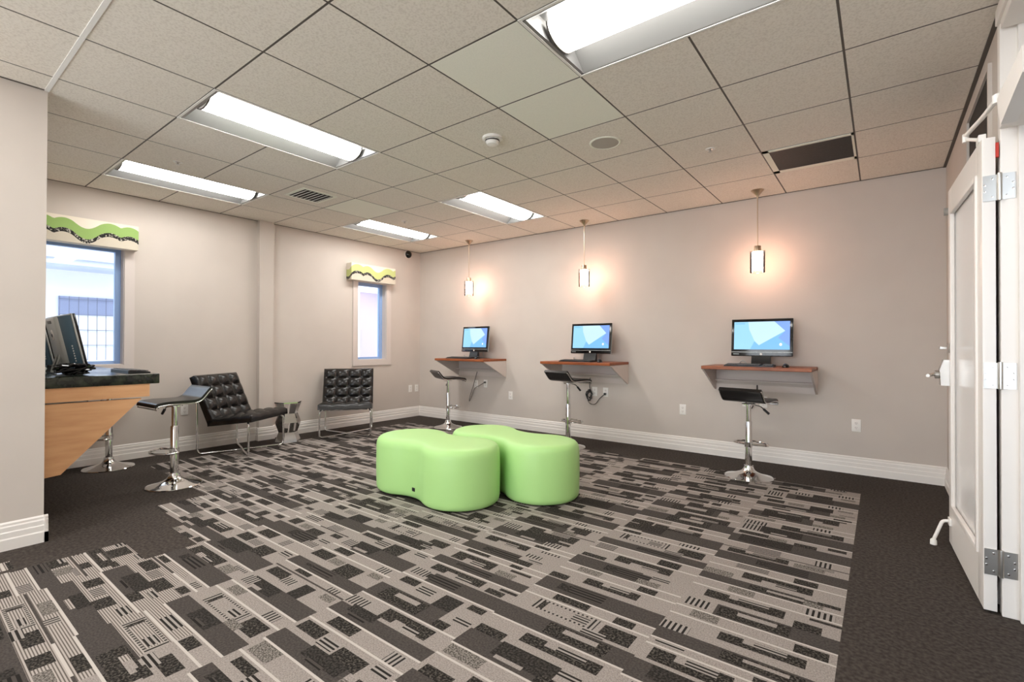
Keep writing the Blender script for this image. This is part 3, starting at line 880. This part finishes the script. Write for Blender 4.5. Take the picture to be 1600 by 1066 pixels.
    # stand: front foot bar and rear strut
    b = MB(); b.prism([(-0.055, 0.0), (0.03, 0.0), (0.02, 0.03), (0.012, h0+0.01), (-0.008, h0+0.01), (-0.03, 0.028)], -0.085, 0.085, 'X'); b.build('foot', M['black'], e)
    b = MB(); b.tube(fillet([(-0.06, 0.09, 0.22), (-0.06, 0.14, 0.012), (0.06, 0.14, 0.012), (0.06, 0.09, 0.22)], 0.02), 0.008); b.build('rear_strut', M['silver'], e)
    return e
c0 = computer('all in one computer with lit blue screen on the right wall desk', (DX[0]+0.015, 2.92, DT), 0, 'computers on the wall desks')
dup(c0, (DX[1]+0.065, 2.92, DT), -0.02, 'all in one computer with lit blue screen on the middle wall desk')
dup(c0, (DX[2]+0.04, 2.92, DT), -0.10, 'all in one computer with lit blue screen on the far desk near the corner')

def keyboard(label, loc, rz, grp):
    e = thing('keyboard', label, 'keyboard', loc, rz, grp)
    b = MB(); b.prism([(-0.07, 0), (0.07, 0), (0.07, 0.020), (0.06, 0.022), (-0.066, 0.010), (-0.07, 0.008)], -0.22, 0.22, 'X'); b.build('keyboard_base', M['black'], e)
    km = mat('key_grey', lin(88, 84, 82), 0.4) if 'key_grey' not in bpy.data.materials else bpy.data.materials['key_grey']
    k = MB()
    for c in range(19):
        if c == 14:
            k.build('main_keys', km, e); k = MB(); continue
        for r in range(5):
            y = -0.05+r*0.024; z = 0.014+r*0.0019
            k.box((-0.20+c*0.0222, y, z+0.003), (0.0185, 0.019, 0.006), bev=0.0)
    k.build('number_pad', km, e)
    return e
k0 = keyboard('black keyboard lying on the right wall desk', (DX[0]-0.06, 2.755, DT), 0, 'keyboards on the wall desks')
dup(k0, (DX[1]-0.03, 2.755, DT), 0, 'black keyboard lying on the middle wall desk')
dup(k0, (DX[2]-0.10, 2.755, DT), 0, 'black keyboard lying on the far wall desk')
def mouse(label, loc, rz, grp):
    e = thing('mouse', label, 'computer mouse', loc, rz, grp)
    n, mth = 18, 8
    vs, fs = [], []
    for j in range(mth+1):
        f = j/mth
        for i in range(n):
            a = 2*PI*i/n
            rr = math.cos(f*PI/2)
            vs.append((0.031*rr*math.cos(a), 0.055*rr*math.sin(a), 0.036*math.sin(f*PI/2)*(1-0.2*math.sin(a)*rr)))
    for j in range(mth):
        for i in range(n):
            k = (i+1) % n
            fs.append([j*n+i, j*n+k, (j+1)*n+k, (j+1)*n+i])
    fs.append(list(range(n))[::-1])
    b = MB(); b.add(vs, fs); b.build('mouse_shell', M['gloss'], e)
    b = MB(); b.lathe([(0.007, -0.003), (0.008, 0), (0.007, 0.003)], seg=14, c=(0, 0.028, 0.029), axis='X'); b.build('scroll_wheel', M['silver'], e)
    return e
m0 = mouse('black mouse beside the keyboard on the right wall desk', (DX[0]+0.255, 2.76, DT), 0.1, 'mice on the wall desks')
dup(m0, (DX[1]+0.27, 2.77, DT), 0.2, 'black mouse beside the keyboard on the middle wall desk')
dup(m0, (DX[2]+0.22, 2.77, DT), 0.2, 'black mouse beside the keyboard on the far wall desk')

# ================================================================ OUTLETS, CORDS
def outlet(label, loc, rz, sockets=True):
    e = thing('wall_outlet', label, 'outlet', loc, rz, 'white wall outlets')
    b = MB(); b.box((0, -0.003, 0), (0.072, 0.006, 0.116), bev=0.002); b.build('cover_plate', M['white'], e)
    for s in ((1, -1) if sockets else ()):
        f = MB(); f.lathe([(0.0, -0.0012), (0.0155, -0.001), (0.0165, 0.001)], seg=20, c=(0, -0.0066, s*0.021), axis='Y')
        fo = f.build('socket_face', M['trim'], e)
        q = MB()
        q.box((-0.006, -0.0078, s*0.021+0.003), (0.002, 0.001, 0.008)); q.box((0.006, -0.0078, s*0.021+0.003), (0.002, 0.001, 0.007)); q.box((0, -0.0078, s*0.021-0.008), (0.004, 0.001, 0.004))
        q.build('slots', M['slot'], fo)
    return e
RL = PI/2     # face +x on the left wall
o0 = outlet('white outlet on the back wall nearest the right corner', (1.184, YB, 0.454), 0)
dup(o0, (-0.428, YB, 0.469), 0, 'white outlet low on the back wall between middle and right desks')
dup(o0, (-2.903, YB, 0.466), 0, 'white outlet low on the back wall between the far and middle desks')
dup(o0, (-3.572, YB, 0.598), 0, 'left one of two white outlets under the far wall desk')
dup(o0, (-3.379, YB, 0.612), 0, 'right one of two white outlets under the far wall desk')
dup(o0, (-1.545, YB, 0.606), 0, 'white outlet under the middle desk behind the cord tangle')
dup(o0, (-1.392, YB, 0.606), 0, 'white outlet under the middle desk right of the cord tangle')
dup(o0, (0.235, YB, 0.615), 0, 'left white outlet half hidden behind the stool at the right desk')
dup(o0, (0.400, YB, 0.615), 0, 'right white outlet half hidden behind the stool at the right desk')
dup(o0, (XL, 2.925, 0.468), RL, 'left one of two white plates on the left wall beside the corner')
dup(o0, (XL, 3.06, 0.468), RL, 'right one of two white plates on the left wall beside the corner')
dup(o0, (XL, -0.352, 0.46), RL, 'white outlet on the left wall behind the near bar stool')

def smooth_path(pts, n=8):
    P = [Vector(p) for p in pts]; P = [P[0]*2-P[1]] + P + [P[-1]*2-P[-2]]
    out = []
    for i in range(1, len(P)-2):
        for k in range(n):
            t = k/n
            a, b, c, d = P[i-1], P[i], P[i+1], P[i+2]
            out.append(0.5*((2*b)+(c-a)*t+(2*a-5*b+4*c-d)*t*t+(3*b-a-3*c+d)*t**3))
    out.append(P[-2]); return out
def cord(name, label, pts, r, m, plug=None):
    e = thing(name, label, 'cord', pts[0])
    o = Vector(pts[0])
    b = MB(); b.tube(smooth_path([Vector(p)-o for p in pts]), r, seg=7); b.build('cable', m, e)
    if plug:
        q = MB(); v = Vector(plug)-o; q.box(v, (0.026, 0.034, 0.026), bev=0.005); q.build('plug', m, e)
    return e
yw = YB-0.025
cord('power_cord', 'thin grey cord hanging in a loop under the far wall desk',
     [(-3.53, yw, 0.79), (-3.545, yw-0.02, 0.70), (-3.58, yw-0.02, 0.60), (-3.66, yw-0.02, 0.40), (-3.67, yw-0.02, 0.33), (-3.63, yw-0.02, 0.40), (-3.56, yw-0.02, 0.53), (-3.47, yw-0.02, 0.58), (-3.379, yw, 0.632)], 0.005, mat('grey_cord', lin(96, 92, 88), 0.5), (-3.379, YB-0.022, 0.632))
tang = [(-1.60, yw, 0.78), (-1.60, yw-0.01, 0.66)]
random.seed(5)
for k in range(14):
    a = k*2.2
    tang.append((-1.60+0.042*math.cos(a)+random.uniform(-.015, .015), yw-0.03+random.uniform(-.012, .012), 0.565+0.065*math.sin(a)+random.uniform(-.015, .015)))
tang += [(-1.60, yw-0.02, 0.46), (-1.52, yw-0.02, 0.45), (-1.45, yw-0.02, 0.53), (-1.392, yw, 0.585)]
cord('power_cord', 'black coiled power cord tangle under the middle wall desk', tang, 0.0045, M['black'], (-1.392, YB-0.022, 0.585))
cord('power_cord', 'black power cord dropping behind the stool at the right desk',
     [(0.345, yw, 0.79), (0.345, yw-0.015, 0.72), (0.33, yw-0.02, 0.67), (0.30, yw-0.02, 0.55), (0.25, yw-0.02, 0.56), (0.235, yw, 0.636)], 0.0055, M['black'], (0.235, YB-0.022, 0.636))
wm = M['white']
for k, (cx, lb) in enumerate(((DX[0], 'pale cable loop on the right wall desk under the screen'), (DX[1], 'pale cable loop on the middle wall desk under the screen'), (DX[2], 'pale cable loop on the far wall desk under the screen'))):
    z = DT+0.006
    cord('monitor_cable', lb, [(cx-0.17, 3.08, z), (cx-0.19, 2.96, z+0.02), (cx-0.15, 2.90, z+0.045), (cx-0.11, 2.875, z+0.02), (cx-0.10, 2.855, z), (cx-0.14, 2.85, z+0.0), (cx-0.20, 2.87, z)], 0.004, M['silver'])

# ================================================================ BAR STOOLS  (local: user faces +y, low lip at -y)
def stool(label, loc, rz, seat_z, ls=1):
    e = thing('bar_stool', label, 'stool', loc, rz, 'black adjustable bar stools')
    b = MB(); b.lathe([(0.0, 0.0), (0.198, 0.0), (0.203, 0.004), (0.200, 0.008), (0.165, 0.017), (0.12, 0.028), (0.08, 0.044), (0.053, 0.062), (0.042, 0.082), (0.040, 0.105), (0.0, 0.106)], seg=56); b.build('base', M['chrome'], e)
    b = MB(); b.lathe([(0.0, 0.10), (0.030, 0.10), (0.030, 0.50), (0.028, 0.506), (0.0, 0.507)], seg=28); b.build('column', M['chrome'], e)
    b = MB(); b.lathe([(0.0, 0.50), (0.0225, 0.50), (0.0225, seat_z-0.045), (0.06, seat_z-0.043), (0.06, seat_z-0.036), (0, seat_z-0.035)], seg=24); b.build('gas_lift', M['chrome'], e)
    # D-shaped footrest: collar + loop to the user's side
    b = MB(); b.lathe([(0.030, 0.275), (0.036, 0.275), (0.036, 0.32), (0.030, 0.32)], seg=24, cap=False)
    pts = [(-0.034, 0.0, 0.298), (-0.12, 0.02, 0.298)] + [(0.15*math.cos(PI-PI*k/12), 0.05+0.12*math.sin(PI*k/12), 0.298) for k in range(13)] + [(0.12, 0.02, 0.298), (0.034, 0.0, 0.298)]
    b.tube(smooth_path(pts, 4), 0.009, seg=10); b.build('footrest', M['chrome'], e)
    # wave seat
    prof = [(0.200, -0.030), (0.196, -0.012), (0.17, -0.002), (0.11, 0.004), (0.03, 0.004), (-0.05, 0.002), (-0.10, 0.006), (-0.135, 0.022), (-0.165, 0.055), (-0.195, 0.092), (-0.212, 0.108)]
    cl_ = [Vector((0, y, z)) for y, z in prof]
    cl_ = smooth_path(cl_, 4)
    def slab(th0, th1, w_):
        top, bot = [], []
        for i, p in enumerate(cl_):
            a = cl_[max(0, i-1)]; c = cl_[min(len(cl_)-1, i+1)]
            t = (c-a).normalized(); n = Vector((0, -t.z, t.y))
            if n.z < 0: n = -n
            top.append((p+n*th0)); bot.append((p+n*th1))
        o = [(q.y, q.z+seat_z) for q in top] + [(q.y, q.z+seat_z) for q in reversed(bot)]
        return MB().prism(o, -w_, w_, 'X')
    s = slab(0.012, -0.014, 0.182)
    so = s.build('seat', M['seat'], e, smooth=50)
    bv = so.modifiers.new('soft', 'BEVEL'); bv.width = 0.006; bv.segments = 3; bv.limit_method = 'ANGLE'; bv.angle_limit = 0.9
    t = MB(); k_ = []
    for sx in (-1, 1):
        side = [Vector((sx*0.184, p.y, p.z+seat_z-0.014)) for p in cl_]
        k_ += side if sx < 0 else side[::-1]
    t.tube(k_, 0.0055, seg=8, closed=True); t.build('seat_trim', M['chrome'], e, smooth=50)
    t = slab(-0.0145, -0.020, 0.178); t.build('seat_shell', M['black'], e, smooth=50)
    # height lever
    lv = MB(); lv.tube(fillet([(ls*0.02, 0.02, seat_z-0.045), (ls*0.09, 0.03, seat_z-0.055), (ls*0.15, 0.03, seat_z-0.105)], 0.02), 0.005, seg=8); lo = lv.build('lever', M['chrome'], e)
    k = MB(); k.tube([(ls*0.118, 0.03, seat_z-0.078), (ls*0.165, 0.03, seat_z-0.118)], 0.011, seg=10); k.build('lever_grip', M['black'], lo)
    return e
stool('black bar stool in front of the right wall desk', (0.405, 2.40, 0), -0.16, 0.705)
stool('black bar stool behind the lime ottomans at the middle desk', (-1.565, 2.50, 0), -0.22, 0.79)
stool('black bar stool at the far wall desk near the corner', (-3.623, 2.578, 0), -0.45, 0.715, -1)
stool('black bar stool with bluish sheen standing nearest the left desk', (-3.42, -0.905, 0), PI+0.06, 0.715)
stool('bar stool mostly hidden behind the slanted wooden desk panel', (-4.58, -1.08, 0), PI, 0.72)

# ================================================================ TUFTED CHAIRS (local: front = +y)
def pillow(w_, l_, th, nu, nv, seg=9):
    """quilted slab in x (width) / y (length); top surface bulges between buttons"""
    b = MB()
    U, V = nu*seg, nv*seg
    vs, fs = [], []
    for j in range(V+1):
        for i in range(U+1):
            u, v = i/U, j/V
            su, sv = abs(math.sin(PI*u*nu)), abs(math.sin(PI*v*nv))
            if u < 0.5/nu or u > 1-0.5/nu: su = max(su, 0.0)
            h = 0.026*(su**0.55)*(sv**0.55) + 0.008*(su**0.5+sv**0.5)*0.5
            edge = min(u*nu, (1-u)*nu, v*nv, (1-v)*nv)
            h = h if edge > 0.3 else h*0.5+0.012*(edge/0.3)
            if edge <= 0.0: h = -0.004
            vs.append(((u-0.5)*w_, v*l_, th+h-0.018))
    n = U+1
    for j in range(V):
        for i in range(U):
            fs.append([j*n+i, j*n+i+1, (j+1)*n+i+1, (j+1)*n+i])
    # sides and bottom
    ring_ = [i for i in range(n)] + [j*n+U for j in range(1, V+1)] + [V*n+i for i in range(U-1, -1, -1)] + [j*n for j in range(V-1, 0, -1)]
    base = len(vs)
    for k in ring_:
        x, y, z = vs[k]; vs.append((x, y, 0.0))
    R = len(ring_)
    for k in range(R):
        l = (k+1) % R
        fs.append([ring_[k], base+k, base+l, ring_[l]])
    fs.append([base+k for k in range(R)])
    b.add(vs, fs); return b
def xf(mb, mtx):
    mb.v = [tuple(mtx @ Vector(v)) for v in mb.v]; return mb
def chair(label, loc, rz):
    e = thing('lounge_chair', label, 'chair', loc, rz, 'armless tufted lounge chairs')
    cw = 0.655
    SF, SB = Vector((0, 0.345, 0.375)), Vector((0, -0.165, 0.315))
    d = SB-SF; ln = d.length; ang = math.atan2(-d.z, -d.y)     # seat pitch
    ms = Matrix.Translation(SB) @ Matrix.Rotation(ang, 4, 'X')
    s = xf(pillow(cw, ln, 0.085, 4, 4), ms); s.build('seat', M['leather'], e, smooth=60)
    BT = Vector((0, -0.385, 0.835)); B0 = Vector((0, -0.165+0.00, 0.335))
    d = BT-B0; lb = d.length; an = math.atan2(d.z, d.y)
    mb_ = Matrix.Translation(B0) @ Matrix.Rotation(an, 4, 'X') @ Matrix.Rotation(PI, 4, 'Y')
    # local +z of the pillow must face forward (+y)
    mb_ = Matrix.Translation(B0) @ Matrix.Rotation(an, 4, 'X')
    tst = mb_.to_3x3() @ Vector((0, 0, 1))
    pl = pillow(cw, lb, 0.085, 4, 4)
    if tst.y < 0:
        pl.v = [(x, y, -z) for x, y, z in pl.v]
    sgn = -1 if tst.y < 0 else 1
    bk = xf(pl, mb_).build('backrest', M['leather'], e, smooth=60)
    for i in range(1, 4):
        for j in range(1, 4):
            p = mb_ @ Vector(((i/4-0.5)*cw, j/4*lb, sgn*0.070))
            k = MB(); k.lathe([(0.0, 0.006), (0.006, 0.0045), (0.009, 0.0), (0.006, -0.004)], seg=10)
            k.v = [tuple(p + (mb_.to_3x3() @ (Vector(v)*sgn))) for v in k.v]; k.build('button', M['leather'], bk)
    # chrome tube frame: two bent tubes crossing in an X on the floor
    r = 0.011; h = 0.30
    for sx in (-1, 1):
        pts = [(sx*0.29, h-0.02, 0.365), (sx*0.31, h, 0.34), (sx*0.31, h, r+0.001), (sx*0.035, 0.03, r+0.001), (-sx*0.035, -0.03, r+0.001), (-sx*0.31, -h, r+0.001), (-sx*0.31, -h-0.01, 0.60), (-sx*0.29, -h-0.035, 0.69)]
        t = MB(); t.tube(fillet(pts, 0.055, 6), r, seg=12); t.build('frame_tube', M['chrome'], e)
    # rails tying the frame to the cushion
    t = MB(); t.tube([(-0.27, 0.27, 0.362), (0.27, 0.27, 0.362)], 0.009, seg=10); t.build('cross_rail', M['chrome'], e)
    t = MB(); t.tube([(-0.27, -0.325, 0.68), (0.27, -0.325, 0.68)], 0.009, seg=10); t.build('cross_rail', M['chrome'], e)
    return e
fL = math.radians(30) - PI/2
chair('black tufted lounge chair with chrome frame beside the near bar stool', (-4.39, 0.07, 0), fL)
fR = math.radians(-38) - PI/2
chair('black tufted lounge chair with chrome frame under the narrow window', (-4.31, 1.37, 0), fR)

# faceted mirror side table
e = thing('faceted_side_table', 'small faceted mirror finish side table between the two lounge chairs', 'side table', (-4.50, 0.66, 0), 0.25)
b = MB()
prof = [(0.150, 0.0), (0.110, 0.115), (0.150, 0.235), (0.110, 0.345), (0.155, 0.475)]
vs, fs = [], []
for r, z in prof:
    for k in range(6):
        a = 2*PI*k/6; vs.append((r*math.cos(a), r*math.sin(a), z))
for j in range(4):
    for k in range(6):
        l = (k+1) % 6; fs.append([j*6+k, j*6+l, (j+1)*6+l, (j+1)*6+k])
fs.append(list(range(6))[::-1])
b.add(vs, fs); b.build('faceted_body', M['chrome'], e, smooth=0)
b = MB(); b.prism([(0.158*math.cos(2*PI*k/6), 0.158*math.sin(2*PI*k/6)) for k in range(6)], 0.475, 0.487, 'Z'); b.build('table_top', M['chrome'], e, smooth=0)

# ================================================================ OTTOMANS
def ottoman(name_label, c1, c2, r, rf, h, label_side=None):
    c1, c2 = Vector(c1), Vector(c2)
    mid = (c1+c2)/2; d = (c2-c1).length; ang = math.atan2((c2-c1).y, (c2-c1).x)
    e = thing('lobed_ottoman', name_label, 'ottoman', (mid.x, mid.y, 0), ang, 'lime green ottomans')
    hd = d/2; hf = math.sqrt((r+rf)**2-hd*hd); th = math.atan2(hf, hd)
    out = []
    n = 44
    for k in range(n+1):                       # right lobe
        a = -(PI-th)+ (2*(PI-th))*k/n
        out.append((Vector((hd+r*math.cos(a), r*math.sin(a))), Vector((math.cos(a), math.sin(a)))))
    m_ = 12
    for k in range(1, m_):                     # top fillet
        a0, a1 = -th, -(PI-th)
        a = a0+(a1-a0)*k/m_
        out.append((Vector((rf*math.cos(a), hf+rf*math.sin(a))), Vector((-math.cos(a), -math.sin(a)))))
    for k in range(n+1):
        a = th + (2*(PI-th))*k/n
        out.append((Vector((-hd+r*math.cos(a), r*math.sin(a))), Vector((math.cos(a), math.sin(a)))))
    for k in range(1, m_):
        a0, a1 = PI-th, th
        a = a0+(a1-a0)*k/m_
        out.append((Vector((rf*math.cos(a), -hf+rf*math.sin(a))), Vector((-math.cos(a), -math.sin(a)))))
    prof = [(-0.035, 0.012), (-0.018, 0.012), (-0.006, 0.024), (-0.001, 0.05), (0, 0.09), (0.002, h*0.5), (0, h-0.07), (-0.004, h-0.045), (-0.012, h-0.026), (-0.026, h-0.011), (-0.045, h-0.003), (-0.07, h+0.001), (-0.12, h+0.004)]
    vs, fs = [], []
    K = len(out)
    for off, z in prof:
        for p, q in out:
            v = p+q*off; vs.append((v.x, v.y, z))
    for j in range(len(prof)-1):
        for k in range(K):
            l = (k+1) % K; fs.append([j*K+k, j*K+l, (j+1)*K+l, (j+1)*K+k])
    fs.append([k for k in range(K)][::-1]); fs.append([(len(prof)-1)*K+k for k in range(K)])
    b = MB(); b.add(vs, fs); b.build('upholstered_body', M['lime'], e, smooth=50)
    # recessed dark feet
    for s in (-1, 1):
        f = MB()
        f.lathe([(0.0, 0.0), (r*0.62, 0.0), (r*0.62, 0.014), (0.0, 0.014)], seg=32, c=(s*hd, 0, 0))
        f.build('foot', M['black'], e)
    if label_side:
        # small black maker's tag low in the waist
        hw = hf-rf
        t = MB(); t.box((label_side*0.02, -hw-0.003, 0.085), (0.034, 0.006, 0.028), bev=0.002); t.build('tag', M['black'], e)
    return e
ottoman('lime green two lobed ottoman, the nearer one with a small black tag', (-1.789, 0.325), (-1.212, 0.29), 0.305, 0.34, 0.445, 1)
ottoman('lime green two lobed ottoman behind and right of the tagged one', (-1.456, 0.875), (-0.79, 0.783), 0.30, 0.34, 0.445)

# ================================================================ LEFT DESK
XD = -2.93; CT = 0.98; PY += 0.004
e = thing('built_in_desk', 'maple desk with black stone top behind the left wall edge', 'desk', (XD, PY, 0))
b = MB(); b.span((XL-XD+0.001, 0.0, CT-0.072), (0.0, 0.66, CT), bev=0.004); b.build('countertop', M['granite'], e)
b = MB(); b.span((-0.03, 0.0, CT-0.165), (-0.006, 0.60, CT-0.072)); b.span((XL-XD+0.001, 0.57, CT-0.165), (-0.03, 0.60, CT-0.072)); b.build('apron', M['maple'], e)
b = MB(); b.prism([(0, CT-0.176), (0.555, CT-0.176), (0.115, 0.335), (0, 0.325)], -0.036, -0.012, 'X'); b.build('end_panel', M['maple'], e)
b = MB(); b.span((XL-XD+0.001, 0.0, 0.3), (-0.04, 0.02, CT-0.08)); b.build('back_panel', M['maple'], e)
# computers on it, backs to the camera
cA = computer('all in one computer seen from its side and back on the black desktop', (-3.45, -1.525, CT), PI-0.02, 'computers on the left desk', 0.20, 0.045, 0.445)
dup(cA, (-4.22, -1.575, CT), PI+0.02, 'second computer partly hidden by the left wall edge')
kb = dup(k0, (-3.32, -1.24, CT), PI, 'black keyboard at the front edge of the black desktop'); kb['group'] = 'keyboards on the left desk'
random.seed(21)
pts = []
for k in range(46):
    pts.append((-3.06+0.055*math.sin(k*1.7)+random.uniform(-.02, .02), -1.63+0.105*math.sin(k*2.6)+random.uniform(-.02, .02), CT+0.012+0.07*abs(math.sin(k*1.3))**1.3))
cord('cable_tangle', 'tangle of black cables behind the computers on the black desktop', pts, 0.0075, M['gloss'])
pts = [(-3.10+0.05*math.cos(k*1.9)+random.uniform(-.02, .02), -1.785+0.025*math.sin(k*2.4), CT+0.012+0.05*abs(math.sin(k*1.1))) for k in range(22)]
cord('cable_tangle', 'grey and black cable bundle at the wall edge on the black desktop', pts, 0.006, M['silver'])

# ================================================================ VALANCES
def wave(t):
    """repeat of two bumps then a dip, t in bumps; 0..1"""
    ph = t % 1.0
    if ph < 0.34:
        return 0.62+0.38*math.sin(PI*(ph/0.34))**0.8
    if ph < 0.62:
        return 0.62+0.30*math.sin(PI*((ph-0.34)/0.28))**0.8
    return 0.62-0.62*math.sin(PI*((ph-0.62)/0.38))
def valance(label, y0, y1, z0, z1, phase, per, pale):
    e = thing('window_valance', label, 'valance', (XL, (y0+y1)/2, z0), 0, 'cornice valances over the windows')
    dep = 0.125; hy = (y1-y0)/2; H = z1-z0
    b = MB(); b.span((0, -hy, 0), (dep, hy, H)); body = b.build('cornice_box', M['offwhite'], e, smooth=0)
    def band(f_lo, f_hi, m, name, eps):
        q = MB(); n = 72
        def strip(fn, k0, k1):
            vs, fs = [], []
            for k in range(k0, k1+1):
                lo, hi = f_lo(k), f_hi(k)
                x, y = fn(k)
                vs += [(x, y, max(0.0, lo)), (x, y, min(H, max(hi, lo)))]
            for k in range(len(vs)//2-1):
                fs.append([2*k, 2*k+2, 2*k+3, 2*k+1])
            q.add(vs, fs)
        # front
        strip(lambda k: (dep+eps, -hy-eps+(2*hy+2*eps)*k/n), 0, n)
        # left return (towards -y), continuing the pattern
        strip(lambda k: (dep+eps+(dep+eps)*k/12, -hy-eps), -12, 0)
        # right return
        strip(lambda k: (dep+eps-(dep+eps)*(k-n)/12, hy+eps), n, n+12)
        q.build(name, m, e, smooth=0)
    wv = lambda k: wave(phase + (k/72*2*hy)/per)
    gtop = lambda k: H*(0.60+0.34*wv(k))
    btop = lambda k: H*(0.18+0.38*wv(k))
    bbot = lambda k: H*(0.02+0.38*wv(k))
    band(btop, gtop, pale, 'green_wave', 0.0008)
    band(bbot, btop, M['vblack'], 'black_floral_wave', 0.0010)
    band(lambda k: 0.0, bbot, M['vtaupe'], 'taupe_hem', 0.0006)
valance('wavy green valance over the big left window, cut by the wall edge', -1.80, -0.82, 2.165, 2.41, -0.33, 0.50, M['vgreen'])
valance('wavy green valance over the narrow window near the corner', 1.71, 2.505, 2.145, 2.39, -0.02, 0.55, M['vgreen2'])
